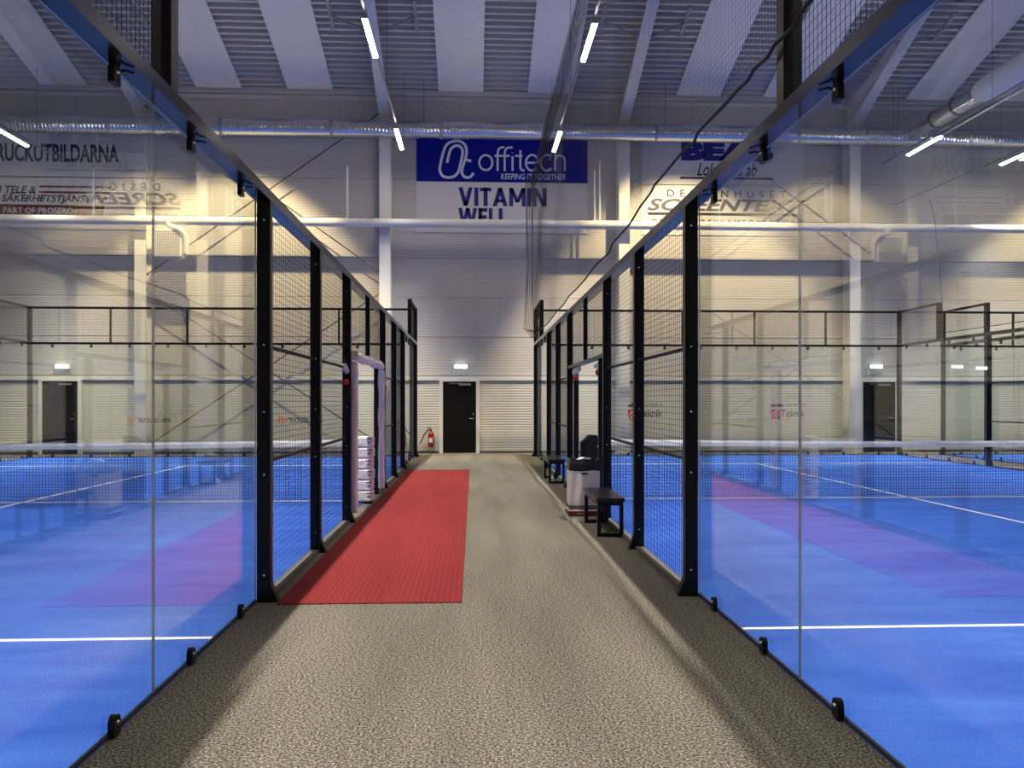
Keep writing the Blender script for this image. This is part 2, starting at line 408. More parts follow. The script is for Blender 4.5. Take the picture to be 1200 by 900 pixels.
# ------------------------------------------------------------------ columns and rafters
where = {-15.95: 'left of the frame', -9.22: 'behind the left court, far left', -2.49: 'behind the left court, nearest the aisle', 4.28: 'behind the right court, nearest the aisle',
         10.98: 'behind the far corner of the right court', 17.7: 'right of the frame', 24.4: 'far right of the frame'}
for X in COLX:
    t = thing('steel_column', 'white steel I-column on the far wall, ' + where[X], 'column', (X, 23.4, 0), 'columns along the far wall')
    part('flange', MB().box(X - .155, X + .155, 23.20, 23.225, 0, 9.45), 'white_paint', t)
    part('web', MB().box(X - .02, X + .02, 23.226, 23.66, 0, 9.45), 'white_paint', t)
    part('flange', MB().box(X - .155, X + .155, 23.661, 23.68, 0, 9.45), 'white_paint', t)
    part('base_plate', MB().box(X - .2, X + .2, 23.15, 23.72, .0005, .02), 'white_paint', t)
    t = thing('roof_rafter', 'grey tapered steel roof rafter above the column ' + where[X], 'rafter', (X, 23.4, 9.4), 'rafters under the roof')
    low = [(23.68, 9.46), (23.18, 9.46), (18.2, 11.55), (YRIDGE, roof_z(YRIDGE) - .42)]
    w_ = MB(); fl = MB()
    upper = [(yy, roof_z(yy) - .005) for yy, _ in low]
    w_.prism([(a, b + .012) for a, b in low] + list(reversed(upper)), 'x', X - .012, X + .012)
    for (a, b), (a2, b2) in zip(low, low[1:]):
        fl.loft([[(X - .15, a, b), (X + .15, a, b), (X + .15, a, b + .02), (X - .15, a, b + .02)], [(X - .15, a2, b2), (X + .15, a2, b2), (X + .15, a2, b2 + .02), (X - .15, a2, b2 + .02)]])
    part('web', w_, 'rafter', t); part('flange', fl, 'rafter', t)
    for yy in (20.5, 16.0, 11.5):
        zb = 9.46 + (11.55 - 9.46) * (23.18 - yy) / (23.18 - 18.2) if yy > 18.2 else 11.55 + (roof_z(YRIDGE) - .42 - 11.55) * (18.2 - yy) / (18.2 - YRIDGE)
        for s in (-1, 1):
            part('knee_brace', MB().tube((X + s * .12, yy, zb + .05), (X + s * 1.05, yy, roof_z(yy) - .05), .028, 6), 'rafter_dark', t)
            part('cleat', MB().prism([(yy - .5, roof_z(yy - .5) - .05), (yy + .5, roof_z(yy + .5) - .05), (yy + .5, roof_z(yy + .5)), (yy - .5, roof_z(yy - .5))], 'x', X + s * 1.05 - .04, X + s * 1.05 + .04), 'rafter_dark', t)

a, b = COLX[1] + .1, COLX[2] - .1
def rod(p, q, label):
    t = thing('bracing_rod', label, 'steel rod', ((p[0] + q[0]) / 2, p[1], min(p[2], q[2])), 'wall bracing rods')
    part('rod', MB().tube(p, q, .018, 6), 'dark_metal', t)
    for e in (p, q): part('eye_end', MB().ball(e, .05, 8, 5), 'dark_metal', t, smooth=True)
rod((b, 23.45, 9.72), (a, 23.45, 5.05), 'upper bracing rod rising right to the rafter foot behind the left court')
rod((a, 23.38, 9.72), (b, 23.38, 5.1), 'upper bracing rod falling right to the column behind the left court')
rod((b, 23.45, 4.6), (a, 23.45, .25), 'lower bracing rod rising right behind the left court glass')
rod((a, 23.38, 4.6), (b, 23.38, .25), 'lower bracing rod falling right behind the left court glass')

# ------------------------------------------------------------------ ducts and pipes on the far wall
t = thing('spiral_duct', 'long silver spiral ventilation duct high on the far wall', 'duct', (0, 22.9, 8.9))
x = XW0 + .5; k = 0
while x < XW1 - .6:
    e = min(x + 3.0, XW1 - .5)
    part('duct_length', MB().tube((x, 22.9, 9.03), (e - .005, 22.9, 9.03), .235, 24), 'duct', t, smooth=True)
    part('joint_band', MB().tube((e - .05, 22.9, 9.03), (e + .04, 22.9, 9.03), .242, 24), 'galvanised', t, smooth=True); x = e
for X in COLX: part('hanger', MB().tube((X + 1.1, 22.9, 9.26), (X + 1.1, 22.9, roof_z(22.9)), .006, 5), 'dark_metal', t)
t = thing('wall_pipe', 'thick white pipe running level along the far wall', 'pipe', (0, 23.0, 6.4))
x = XW0 + .5
while x < XW1 - .6:
    e = min(x + 6.0, XW1 - .5)
    part('pipe_length', MB().tube((x, 23.0, 6.46), (e - .004, 23.0, 6.46), .122, 20), 'white_pipe', t, smooth=True)
    part('coupling', MB().tube((e - .06, 23.0, 6.46), (e + .06, 23.0, 6.46), .128, 20), 'white_pipe', t, smooth=True); x = e
for px, t0, t1, w in ((407, 195, 262, 'between the bracing rods'), (697, 200, 262, 'right of the blue banner, left one'), (703, 188, 262, 'right of the blue banner, right one'), (967, 215, 262, 'left of the right column, left one'), (974, 205, 262, 'left of the right column, right one'), (110, 198, 262, 'left end of the bracing bay')):
    p = at(px, t0, 23.0); q = at(px, t1, 23.0); q.z = 6.575
    single('conduit', MB().tube((p.x, 23.0, p.z), (p.x, 23.0, q.z), .03, 8), 'white_pipe', 'thin white vertical conduit above the wall pipe, ' + w, 'conduit', 'conduits above the wall pipe', smooth=True)
# branch duct of fabric on the right
t = thing('fabric_duct', 'white fabric air duct running out from the silver wall duct, upper right', 'duct', (12.4, 20, 8.8))
part('steel_sleeve', MB().poly([(12.4, 22.72, 9.06), (12.4, 21.5, 9.06)], .19, 20), 'duct', t, smooth=True)
part('damper', MB().poly([(12.4, 21.5, 9.06), (12.4, 21.45, 9.06), (12.4, 20.5, 9.06)], .225, 20), 'galvanised', t, smooth=True)
part('damper', MB().poly([(12.4, 20.49, 9.06), (12.4, 19.6, 9.06)], .235, 20), 'duct', t, smooth=True)
part('clamp_ring', MB().tube((12.4, 21.53, 9.06), (12.4, 21.44, 9.06), .245, 20), 'dark_metal', t, smooth=True)
part('clamp_ring', MB().tube((12.4, 20.55, 9.06), (12.4, 20.46, 9.06), .25, 20), 'dark_metal', t, smooth=True)
part('fabric_sleeve', MB().poly([(12.4, 19.59, 9.06), (12.4, 19.4, 9.06), (12.4, -2, 9.06)], [.235, .28, .28], 24), 'fabric_duct', t, smooth=True)
part('suspension_rail', MB().tube((12.75, 22.5, 8.75), (12.75, -2, 8.75), .03, 6), 'galvanised', t)
# air unit with perforated front under the wall pipe
p0, p1 = at(182, 302, 22.9), at(215, 270, 22.9)
t = thing('air_unit', 'white box with perforated front and elbow pipe under the wall pipe', 'ventilation unit', ((p0.x + p1.x) / 2, 22.9, p0.z))
part('casing', MB().cbox(p0.x, p1.x, 22.75, 23.15, p0.z, p1.z, .02), 'white_paint', t)
m = MB(); n_ = 15; dw = (p1.x - p0.x - .1) / n_
for i in range(n_):
    for j in range(n_):
        cx_ = p0.x + .05 + (i + .5) * dw; cz_ = p0.z + .05 + (j + .5) * dw
        m._add([(cx_ + .017 * math.cos(k * math.pi / 3), 22.745, cz_ + .017 * math.sin(k * math.pi / 3)) for k in range(6)], [(0, 1, 2, 3, 4, 5)])
part('perforation', m, 'print_black', t, kind='stuff')
part('elbow_pipe', MB().poly([(p1.x - .45, 22.98, 6.40), (p1.x - .35, 22.80, 6.28), (p1.x - .05, 22.72, 6.18), (p1.x + .10, 22.72, 6.05), (p1.x + .13, 22.75, 5.9), (p1.x + .13, 22.78, p0.z + .1)], .07, 14), 'white_pipe', t, smooth=True)
part('drain_hose', MB().poly([(p1.x + .05, 22.8, p0.z - .02), (p1.x - .2, 22.85, p0.z - .15), (p1.x - .5, 22.95, p0.z - .2), (p1.x - .9, 23.1, p0.z - .5)], .012, 6), 'white_pipe', t)

# ------------------------------------------------------------------ doors
def door(n, X, w, h, label, hinge=1):
    t = thing('door_%d' % n, label, None, (X, YW - .06, 0)); t['kind'] = 'structure'
    part('door_leaf', MB().box(X - w/2, X + w/2, YW - .075, YW - .02, .012, h), 'door_black', t)
    for s in (-1, 1): part('door_frame', MB().box(X + s * (w/2 + .002), X + s * (w/2 + .10), YW - .10, YW - .01, 0, h + .0), 'white_paint', t)
    part('door_frame', MB().box(X - w/2 - .10, X + w/2 + .10, YW - .10, YW - .01, h + .003, h + .045), 'white_paint', t)
    hx = X + hinge * (w/2 - .08)
    lock = MB().tube((hx, YW - .076, 1.0), (hx, YW - .125, 1.0), .014, 8).tube((hx, YW - .12, 1.0), (hx - hinge * .12, YW - .12, 1.0), .011, 8).tube((hx, YW - .076, 1.13), (hx, YW - .10, 1.13), .025, 10)
    part('door_handle', lock, 'bolt', t)
    part('door_closer', MB().box(X - .02, X + hinge * .33, YW - .13, YW - .077, h - .11, h - .05).box(X - .3, X + .1, YW - .115, YW - .10, h - .06, h - .045), 'galvanised', t)
    part('threshold', MB().box(X - w/2, X + w/2, YW - .10, YW - .02, .0, .011), 'galvanised', t)
door(1, (at(519, 500, YW).x + at(558, 500, YW).x) / 2, .95, 2.06, 'black door at the end of the aisle')
door(2, (at(52, 500, YW).x + at(92, 500, YW).x) / 2, .98, 2.06, 'dark door behind the left court')
door(3, (at(1010, 500, YW).x + at(1047, 500, YW).x) / 2, .98, 2.06, 'dark door behind the right court')
for px, w in ((540, 'above the door at the end of the aisle'), (73, 'above the door behind the left court'), (1027, 'above the door behind the right court')):
    p = at(px, 430, YW - .05)
    t = thing('emergency_light', 'small bright emergency light on the wall ' + w, 'emergency light', (p.x, YW, p.z - .1), 'emergency lights over doors')
    part('base', MB().box(p.x - .2, p.x + .2, YW - .05, YW - .003, p.z - .05, p.z + .07), 'white_paint', t)
    part('lamp', MB().cbox(p.x - .17, p.x + .17, YW - .10, YW - .052, p.z - .035, p.z + .06, .01), 'emergency', t)
    part('indicator', MB().box(p.x - .03, p.x + .03, YW - .08, YW - .04, p.z - .085, p.z - .052), 'housing', t)
    part('cable', MB().tube((p.x - .26, YW - .01, p.z + .0), (p.x - .26, YW - .01, 2.22), .008, 5), 'galvanised', t)
# fire extinguisher
p = at(505, 524, YW - .12)
t = thing('fire_extinguisher', 'red fire extinguisher with black hose on the wall by the door', 'fire extinguisher', (p.x, YW - .12, p.z))
part('cylinder', MB().lathe([(.02, 0), (.075, .005), (.085, .03), (.085, .36), (.07, .41), (.03, .44), (.028, .47)], (p.x, YW - .11, p.z), 16), 'extinguisher_red', t, smooth=True)
part('valve', MB().box(p.x - .025, p.x + .025, YW - .135, YW - .085, p.z + .465, p.z + .51).box(p.x - .10, p.x + .02, YW - .12, YW - .10, p.z + .51, p.z + .53).box(p.x - .10, p.x + .02, YW - .12, YW - .10, p.z + .54, p.z + .555), 'dark_metal', t)
part('hose', MB().poly([(p.x, YW - .11, p.z + .49), (p.x - .10, YW - .12, p.z + .47), (p.x - .19, YW - .12, p.z + .36), (p.x - .26, YW - .12, p.z + .2), (p.x - .31, YW - .12, p.z + .10)], .016, 8), 'rubber', t, smooth=True)
part('label', MB().box(p.x - .05, p.x + .05, YW - .1965, YW - .19, p.z + .14, p.z + .27), 'print_white', t)
part('wall_bracket', MB().box(p.x - .09, p.x + .09, YW - .03, YW - .002, p.z + .2, p.z + .25), 'dark_metal', t)

# ------------------------------------------------------------------ banners on the far wall
YB = YW - .02
def banner(name, label, m, px0, px1, py0, py1):
    a, b = at(px0, py1, YB), at(px1, py0, YB)
    t = thing(name, label, 'banner', ((a.x + b.x) / 2, YB, a.z))
    part('sheet', MB().box(a.x, b.x, YB - .004, YB + .012, a.z, b.z), m, t)
    return t
def strokes(name, m, parent, paths, fx, fy, w, Y):
    mb = MB()
    for pts in paths:
        P = []
        for u, v in pts: P.append(at(fx(u), fy(v), Y))
        mb.poly(P, w, 8)
    o = part(name, mb, m, parent, smooth=True)
    for v in o.data.vertices: v.co.y = Y + (v.co.y - Y) * .12
    return o
def arc(cx, cy_, rx, ry, a0, a1, n=18): return [(cx + rx * math.cos(R(a0 + (a1 - a0) * i / n)), cy_ - ry * math.sin(R(a0 + (a1 - a0) * i / n))) for i in range(n + 1)]
def spline(pts, n=5):
    out = []; P = [pts[0]] + list(pts) + [pts[-1]]
    for i in range(1, len(P) - 2):
        for k in range(n):
            s = k / n; o = []
            for d in (0, 1):
                p0, p1, p2, p3 = P[i-1][d], P[i][d], P[i+1][d], P[i+2][d]
                o.append(.5 * (2*p1 + (p2-p0)*s + (2*p0-5*p1+4*p2-p3)*s*s + (3*p1-p0-3*p2+p3)*s**3))
            out.append(tuple(o))
    return out + [pts[-1]]

K = 220 / 1200.0
t = banner('offitech_banner', 'blue banner with white paperclip logo and the word offitech', 'banner_blue', 488, 688.5, 163.5, 212.5)
t.name = 'blue_banner'
clip = spline([(240,222),(250,175),(262,138),(285,116),(315,114),(336,136),(338,168),(326,225),(312,278),(285,308),(245,316),(208,303),(193,268),(198,228),(220,140),(245,100),(285,84),(325,86),(355,110),(364,150),(356,200),(340,245),(334,285),(352,312),(385,314),(408,288)])
fx = lambda u: 480 + u * K; fy = lambda v: 150 + v * K
strokes('paperclip_logo', 'print_white', t, [clip, [(352,198),(394,213)]], fx, fy, .038, YB - .008)
letters = {'letter_o': [arc(487,221,42,48,0,360,24)],
 'letter_f': [spline([(563,274),(563,170),(568,140),(582,126),(606,122)]), [(543,178),(602,178)]],
 'letter_f.001': [spline([(608,274),(608,170),(613,140),(628,126),(658,124)]), [(604,178),(640,178)]],
 'letter_i': [[(658,180),(658,274)], [(658,158),(658,160)]],
 'letter_t': [spline([(708,142),(708,240),(714,266),(735,272)]), [(674,178),(722,178)]],
 'letter_e': [[(745,222),(822,222)] + arc(783,222,40,50,0,310,22)[1:]],
 'letter_c': [arc(878,222,40,50,45,315,20)],
 'letter_h': [[(930,130),(930,274)], spline([(930,215),(940,185),(962,176),(985,188),(992,215),(992,274)])]}
for nm, ps in letters.items(): strokes(nm.split('.')[0], 'print_white', t, ps, fx, fy, .030, YB - .008)
text_px('tagline', 'KEEPING IT TOGETHER', 'print_white', t, fx(583), fx(997), fy(296), fy(328), YB, shear=.15, bold=.008)

t = banner('white_banner', 'white banner lettered VITAMIN WELL under the blue banner', 'banner_white', 488, 688.5, 214.5, 272)
def bar(x0, y0, x1, y1, w=.23):      # slanted or upright stroke with level ends, y up
    return [(x0, y0), (x0 + w, y0), (x1 + w, y1), (x1, y1)]
def hbar(x0, x1, y0, w=.2): return [(x0, y0), (x1, y0), (x1, y0 + w), (x0, y0 + w)]
GLYPH = {'V': (.86, [bar(.31, 0, 0, 1, .25), bar(.31, 0, .61, 1, .25)]), 'I': (.25, [bar(0, 0, 0, 1, .25)]), 'T': (.68, [bar(.215, 0, .215, 1, .25), hbar(0, .68, .8)]),
 'A': (.90, [bar(0, 0, .33, 1, .25), bar(.65, 0, .32, 1, .25), hbar(.2, .7, .2, .17)]), 'M': (1.0, [bar(0, 0, 0, 1, .24), bar(.76, 0, .76, 1, .24), bar(.38, .22, 0, 1, .24), bar(.38, .22, .76, 1, .24)]),
 'N': (.84, [bar(0, 0, 0, 1, .24), bar(.60, 0, .60, 1, .24), bar(.58, 0, 0, 1, .26)]), 'W': (1.24, [bar(.22, 0, 0, 1, .24), bar(.22, 0, .5, 1, .24), bar(.78, 0, .5, 1, .24), bar(.78, 0, 1.0, 1, .24)]),
 'E': (.60, [bar(0, 0, 0, 1, .25), hbar(0, .6, .8), hbar(0, .56, .4), hbar(0, .6, 0)]), 'L': (.58, [bar(0, 0, 0, 1, .25), hbar(0, .58, 0)])}
def block_text(word, m, parent, px0, px1, py0, py1, Y):
    a, b = at(px0, py1, Y), at(px1, py0, Y)
    total = sum(GLYPH[ch][0] for ch in word) + .09 * (len(word) - 1); k = (b.x - a.x) / total; x = 0
    for ch in word:
        mb = MB()
        for q in GLYPH[ch][1]: mb.prism([(a.x + (x + u) * k, a.z + v * (b.z - a.z)) for u, v in q], 'y', Y - .010, Y - .0045)
        part('letter_' + ch.lower(), mb, m, parent); x += GLYPH[ch][0] + .09
block_text('VITAMIN', 'print_navy', t, fx(312), fx(876), fy(386), fy(497), YB)
block_text('WELL', 'print_navy', t, fx(312), fx(625), fy(514), fy(625), YB)

gx_ = lambda u: 740 + u * K
t = banner('white_banner', 'white banner lettered BEAB Lokalvård ab behind the right rail', 'banner_white', 752, 941, 161, 216.5)
text_px('lettering', 'BEAB', 'print_navy', t, gx_(318), gx_(907), fy(92), fy(208), YB, bold=.075, shear=.0)
text_px('lettering', 'Lokalvård ab', 'print_black', t, gx_(420), gx_(800), fy(224), fy(306), YB, shear=.35, bold=.008)
a_, b_ = at(gx_(310), fy(325), YB), at(gx_(907), fy(319), YB)
part('rule', MB().box(a_.x, b_.x, YB - .009, YB - .004, a_.z, b_.z), 'print_black', t)
t = banner('white_banner', 'white banner lettered DESIGNHUSET SCREENTEXT behind the right rail', 'banner_white', 752, 941.5, 218, 275)
text_px('lettering', 'DESIGNHUSET', 'print_black', t, gx_(228), gx_(985), fy(403), fy(440), YB, spacing=1.9, bold=.008)
text_px('lettering', 'SCREENTEXT', 'print_grey', t, gx_(100), gx_(1105), fy(461), fy(528), YB, shear=.3, bold=.03)
a_, b_ = at(gx_(105), fy(555), YB), at(gx_(1092), fy(549), YB)
part('rule', MB().box(a_.x, b_.x, YB - .009, YB - .004, a_.z, b_.z), 'print_black', t)
text_px('lettering', 'DET    A REKLAMFÖRETAGET', 'print_black', t, gx_(132), gx_(1085), fy(584), fy(618), YB, spacing=1.5, bold=.008)

t = banner('white_banner', 'white banner lettered TRUCKUTBILDARNA behind the left court glass', 'banner_white', -30, 172, 158, 207)
text_px('lettering', 'TRUCKUTBILDARNA', 'print_black', t, -15, 139.5, 169.5, 189, YB, bold=.03)
t = banner('white_banner', 'white banner lettered TELE & SÄKERHETSTJÄNST AB behind the left court glass', 'banner_white', -30, 172, 208.5, 266)
text_px('lettering', 'N TELE &', 'print_black', t, -8, 42.5, 218, 226.5, YB, shear=.2, bold=.025)
text_px('lettering', 'SÄKERHETSTJÄNST AB', 'print_black', t, 2, 125, 227.5, 238.5, YB, shear=.2, bold=.03)
for q0, q1 in ((218.3, 219.8), (224.8, 226.3)):
    a_, b_ = at(46, q1, YB), at(129, q0, YB); part('rule', MB().box(a_.x, b_.x, YB - .009, YB - .004, a_.z, b_.z), 'print_darkred', t)
a_, b_ = at(-28, 252.5, YB), at(123, 240.5, YB)
part('red_band', MB().prism([(a_.x, a_.z), (b_.x - .06, a_.z), (b_.x, b_.z), (a_.x, b_.z)], 'y', YB - .008, YB - .004), 'print_darkred', t)
text_px('lettering', 'PART OF PROSERO', 'banner_white', t, 4, 86, 243.5, 250, YB, off=.010, bold=.015)

# ------------------------------------------------------------------ court enclosures
WIRE = .0016
clip_lo = MB().prism([(-.034, 0), (.034, 0)] + [(.034 * math.cos(R(a)), .056 + .034 * math.sin(R(a))) for a in range(0, 181, 20)], 'x', -.014, .016)
clip_lo.cur = 1; clip_lo.ball((-.014, 0, .055), .011, 8, 5).ball((.016, 0, .055), .011, 8, 5)
clip_mesh = None; bolt_mesh = None
def shared():
    global clip_mesh, bolt_mesh
    clip_mesh = clip_lo.mesh('glass_clip', ['black_steel', 'bolt'])
    bolt_mesh = MB().ball((0, 0, 0), .011, 8, 5).mesh('bolt', 'bolt', True)
shared()

class Wall:
    """local frame: u along the wall, n outwards from the glass (posts on the outside), z up"""
    def __init__(s, name, label, origin, ud, nd):
        s.o = Vector(origin); s.u = Vector(ud); s.n = Vector(nd)
        s.t = thing(name, label, 'court fence', s.o)
    def P(s, n, u, z): return s.o + s.n * n + s.u * u + Vector((0, 0, z))
    def box(s, mb, n0, n1, u0, u1, z0, z1):
        a, b = s.P(n0, u0, z0), s.P(n1, u1, z1); mb.box(a.x, b.x, a.y, b.y, z0, z1); return mb
    def part(s, nm, n0, n1, u0, u1, z0, z1, m='black_steel', parent=None):
        return part(nm, s.box(MB(), n0, n1, u0, u1, z0, z1), m, parent or s.t)
    def glass(s, u0, u1, z0=.0125, z1=2.999, clips=True):
        mb = MB(); s.box(mb, -.014, -.002, u0 + .003, u1 - .003, z0, z1)
        ax = 0 if abs(s.n.x) > .5 else 1
        mb.mi = []
        for f in mb.f:
            p = [Vector(mb.v[i]) for i in f]; nr = (p[1] - p[0]).cross(p[2] - p[0]).normalized()
            mb.mi.append(0 if abs(nr[ax]) > .9 else 1)
        g = part('glass_panel', mb, ['glass', 'glass_edge'], s.t)
        s.part('base_seal', -.018, .002, u0 + .003, u1 - .003, .0122, .022, 'rubber', g)
        if clips:
            for d in (.5, 1.5):
                for z in (.012, 2.915):
                    c_ = link('clip', clip_mesh, s.t, s.P(.012, u0 + d, z))
                    if ax == 1: c_.rotation_euler.z = R(90)
                c_ = part('clip_arm', MB().poly([s.P(.02, u0 + d, 2.965), s.P(.05, u0 + d + .02, 2.985), s.P(.08, u0 + d + .05, 2.985)], .007, 5), 'black_steel', s.t)
        return g
    def post(s, u, z1, z0=0.0, hw=.04, foot=True, bolts=False, n0=0.0, n1=.10):
        p = s.part('post', n0, n1, u - hw, u + hw, z0, z1)
        if foot:
            mb = MB()
            q = [(n1, z0 + .008), (n1 + .055, z0 + .008), (n1, z0 + .14)]
            A = [s.P(n, u - hw, z) for n, z in q]; B = [s.P(n, u + hw, z) for n, z in q]
            mb.loft([A, B]); s.box(mb, n0, n1 + .06, u - hw - .01, u + hw + .01, .0005, .008)
            part('foot', mb, 'black_steel', p)
        if bolts:
            for z in (.2, .95, 1.42, 1.92, 2.85):
                link('bolt', bolt_mesh, p, s.P(n1 * .55, u - hw - .001, z))
        return p
    def mesh(s, u0, u1, z0, z1, n=.045, step=.05):
        mb = MB(); k = max(1, round((u1 - u0) / step))
        for i in range(1, k): mb.tube(s.P(n, u0 + (u1 - u0) * i / k, z0), s.P(n, u0 + (u1 - u0) * i / k, z1), WIRE, 4)
        k = max(1, round((z1 - z0) / step))
        for i in range(1, k): mb.tube(s.P(n + .004, u0, z0 + (z1 - z0) * i / k), s.P(n + .004, u1, z0 + (z1 - z0) * i / k), WIRE, 4)
        return part('wire_mesh', mb, 'black_wire', s.t, kind='stuff')
    def tubes(s, u0, u1):
        for z in (1.04, 1.92): part('cross_tube', MB().tube(s.P(.03, u0, z), s.P(.03, u1, z), .016, 8), 'black_steel', s.t, smooth=True)

def side_wall(label, g, s, y0, opening, detail=True, full18=False):
    w = Wall('court_side_fence', label, (g, y0, 0), (0, 1, 0), (-s, 0, 0))
    w.part('top_rail', -.02, .10, .0, 20.0, 3.0, 3.075, 'anthracite')
    for u in (4, 6, 8, 12, 14, 16): w.post(u, 2.999, bolts=detail and u <= 8)
    for u in (-.03, 19.95): w.post(u, 2.999); w.post(u, 4.0, z0=3.076, foot=False)
    for u in (2.0, 18.0): w.post(u, 4.0, z0=3.076, hw=.05, foot=False)
    if full18: w.post(18.0, 2.999)
    for u0, u1 in ((0.1, 1.95), (18.05, 19.9)):
        w.part('upper_rail', .02, .08, u0, u1, 3.94, 4.0); w.mesh(u0, u1, 3.076, 3.94)
    for u in (0, 2, 16, 18): w.glass(u, u + 2 if u != 2 else 3.96)
    for u0, u1 in ((4.04, 5.96), (6.04, 7.96), (12.04, 13.96), (14.04, 15.96)):
        w.mesh(u0, u1, .05, 2.999)
        w.tubes(u0, u1); w.part('curb', .0, .09, u0, u1, .0005, .03, 'curb')
    # doorway u 8.04 .. 11, lintel at 2.06
    w.part('lintel', .01, .09, 8.04, 11.96, 2.06, 2.11)
    w.post(10.0, 2.999, z0=2.111, hw=.03, foot=False, n0=.02, n1=.08)
    w.mesh(8.04, 9.97, 2.11, 2.999); w.mesh(10.03, 11.96, 2.11, 2.999); w.mesh(11.16, 11.96, .05, 2.06)
    w.part('curb', .0, .09, 11.16, 11.96, .0005, .045, 'curb')
    for u0, u1 in (((8.10, 8.16) if opening == 'white' else (8.42, 8.48)), (11.08, 11.14)): w.part('door_jamb', .01, .09, u0, u1, .0, 2.059)
    if opening == 'white':
        for u, r in ((8.13, .045), (11.11, .055)):
            pts = [w.P(.125, u + .006 * math.sin(z * 9), z) for z in [.10 + .19 * k for k in range(11)]]
            part('post_padding', MB().poly(pts, [r * (1 + .1 * math.sin(k * 2.3)) for k in range(11)], 12), 'padding_white', w.t, smooth=True, label='white foam padding round a door jamb')
        pts = [w.P(.12, 8.10 + .3 * k, 2.07 + .012 * math.sin(k * 1.7)) for k in range(11)]
        part('lintel_padding', MB().poly(pts, [.062 * (1 + .12 * math.sin(k * 2.9)) for k in range(11)], 12), 'padding_white', w.t, smooth=True, label='white foam padding round the lintel')
        for uu in (7.78, 12.25):
            part('stub_padding', MB().poly([w.P(.05, uu, 1.93), w.P(.05, uu + .08, 1.90), w.P(.05, uu + .18, 1.87)], .036, 12), 'padding_white', w.t, smooth=True)
            part('rubber_ball', MB().ball(w.P(.05, uu + .1, 1.735), .042, 12, 8), 'ball_red', w.t, smooth=True, label='red rubber ball')
    else:
        part('stub_padding', MB().poly([w.P(.05, 10.80, 2.02), w.P(.06, 10.92, 2.0), w.P(.07, 11.07, 1.97)], .05, 12), 'padding_white', w.t, smooth=True)
        part('stub_padding', MB().poly([w.P(.05, 8.52, 2.0), w.P(.05, 8.7, 1.99), w.P(.05, 8.95, 1.98)], .03, 12), 'padding_white', w.t, smooth=True)
        for uu in (8.0, 10.98):
            part('rubber_ball', MB().ball(w.P(.07, uu + (.52 if uu < 9 else 0), 1.88), .05, 12, 8), 'ball_red', w.t, smooth=True, label='red rubber ball')
    return w

def end_wall(label, g, s, y, yn):
    """wall across a court's end at y; yn = +1 if the outside lies towards +Y"""
    w = Wall('court_end_fence', label, (g, y, 0), (s, 0, 0), (0, yn, 0))
    w.part('middle_rail', .0, .06, .0, 10.0, 3.0, 3.06); w.part('upper_rail', .0, .06, .0, 10.0, 3.94, 4.0)
    for u in (2, 4, 6, 8): w.part('upright', .0, .05, u - .025, u + .025, 3.061, 3.939)
    for k in range(5):
        w.glass(2 * k, 2 * k + 2, clips=False)
        for d in (.5, 1.5):
            for z in (.012, 2.915):
                c_ = link('clip', clip_mesh, w.t, w.P(.012, 2 * k + d, z)); c_.rotation_euler.z = R(90)
        w.mesh(2 * k + (.1 if k == 0 else .03), 2 * k + 2 - (.1 if k == 4 else .03), 3.061, 3.939, n=.03)
    return w

side_wall('black fence with glass panels along the aisle, left court', GL, -1, YL, 'white')
side_wall('black fence with glass panels along the aisle, right court', GR, 1, YR, 'black')
side_wall('black fence at the outer side of the left court, far left', GL - 10, 1, YL, 'black', False)
side_wall('black fence at the outer side of the right court', GR + 10, -1, YR, 'black', False)
side_wall('black fence of the farthest court, at the right edge', GT, 1, YT, 'black', False, True)
eL = end_wall('far glass end wall of the left court', GL, -1, YL + 20, 1)
eR = end_wall('far glass end wall of the right court', GR, 1, YR + 20, 1)
end_wall('far glass end wall of the farthest court, right edge', GT, 1, YT + 20, 1)
end_wall('near glass end wall of the left court, beside the viewpoint', GL, -1, YL, -1)
end_wall('near glass end wall of the right court, beside the viewpoint', GR, 1, YR, -1)

# stickers on the far glass
def sticker_truck(px):
    Y = YL + 20 - .016; s_ = 1
    a_ = at(px, 496, Y); 
    text_px('sticker', 'TU', 'print_orange', eL.t, px, px + 12, 488.5, 496, Y, off=.002, shear=.35, bold=.04)
    text_px('sticker', 'TRUCKUTBILDARNA', 'print_black', eL.t, px + 13, px + 53, 489.5, 495.5, Y, off=.002, bold=.02)
sticker_truck(148); sticker_truck(325)
def sticker_elon(px):
    Y = YR + 20 - .016
    text_px('sticker', 'elon', 'print_black', eR.t, px, px + 15, 472.5, 477, Y, off=.002, bold=.04)
    text_px('sticker', 'LJUD & BILD', 'print_grey', eR.t, px + 16.5, px + 41, 472.5, 477, Y, off=.002)
    a_, b_ = at(px, 491, Y), at(px + 11, 480, Y)
    lg = part('sticker', MB().box(a_.x, b_.x, Y - .003, Y - .001, a_.z, b_.z), 'print_red', eR.t)
    q = MB(); w_, h_ = b_.x - a_.x, b_.z - a_.z
    for r_ in (.42, .68, .94):
        pts = [(a_.x + w_ * (1 - r_ * math.cos(R(x_))) + 0*w_, Y - .004, a_.z + h_ * r_ * math.sin(R(x_))) for x_ in range(0, 91, 10)]
        q.poly([(x_, y_, z_) for x_, y_, z_ in pts], .010, 6)
    part('wave_mark', q, 'print_white', lg)
    text_px('sticker', 'Teknik', 'print_black', eR.t, px + 12, px + 40, 480, 488.5, Y, off=.002, bold=.006)
sticker_elon(903); sticker_elon(736)

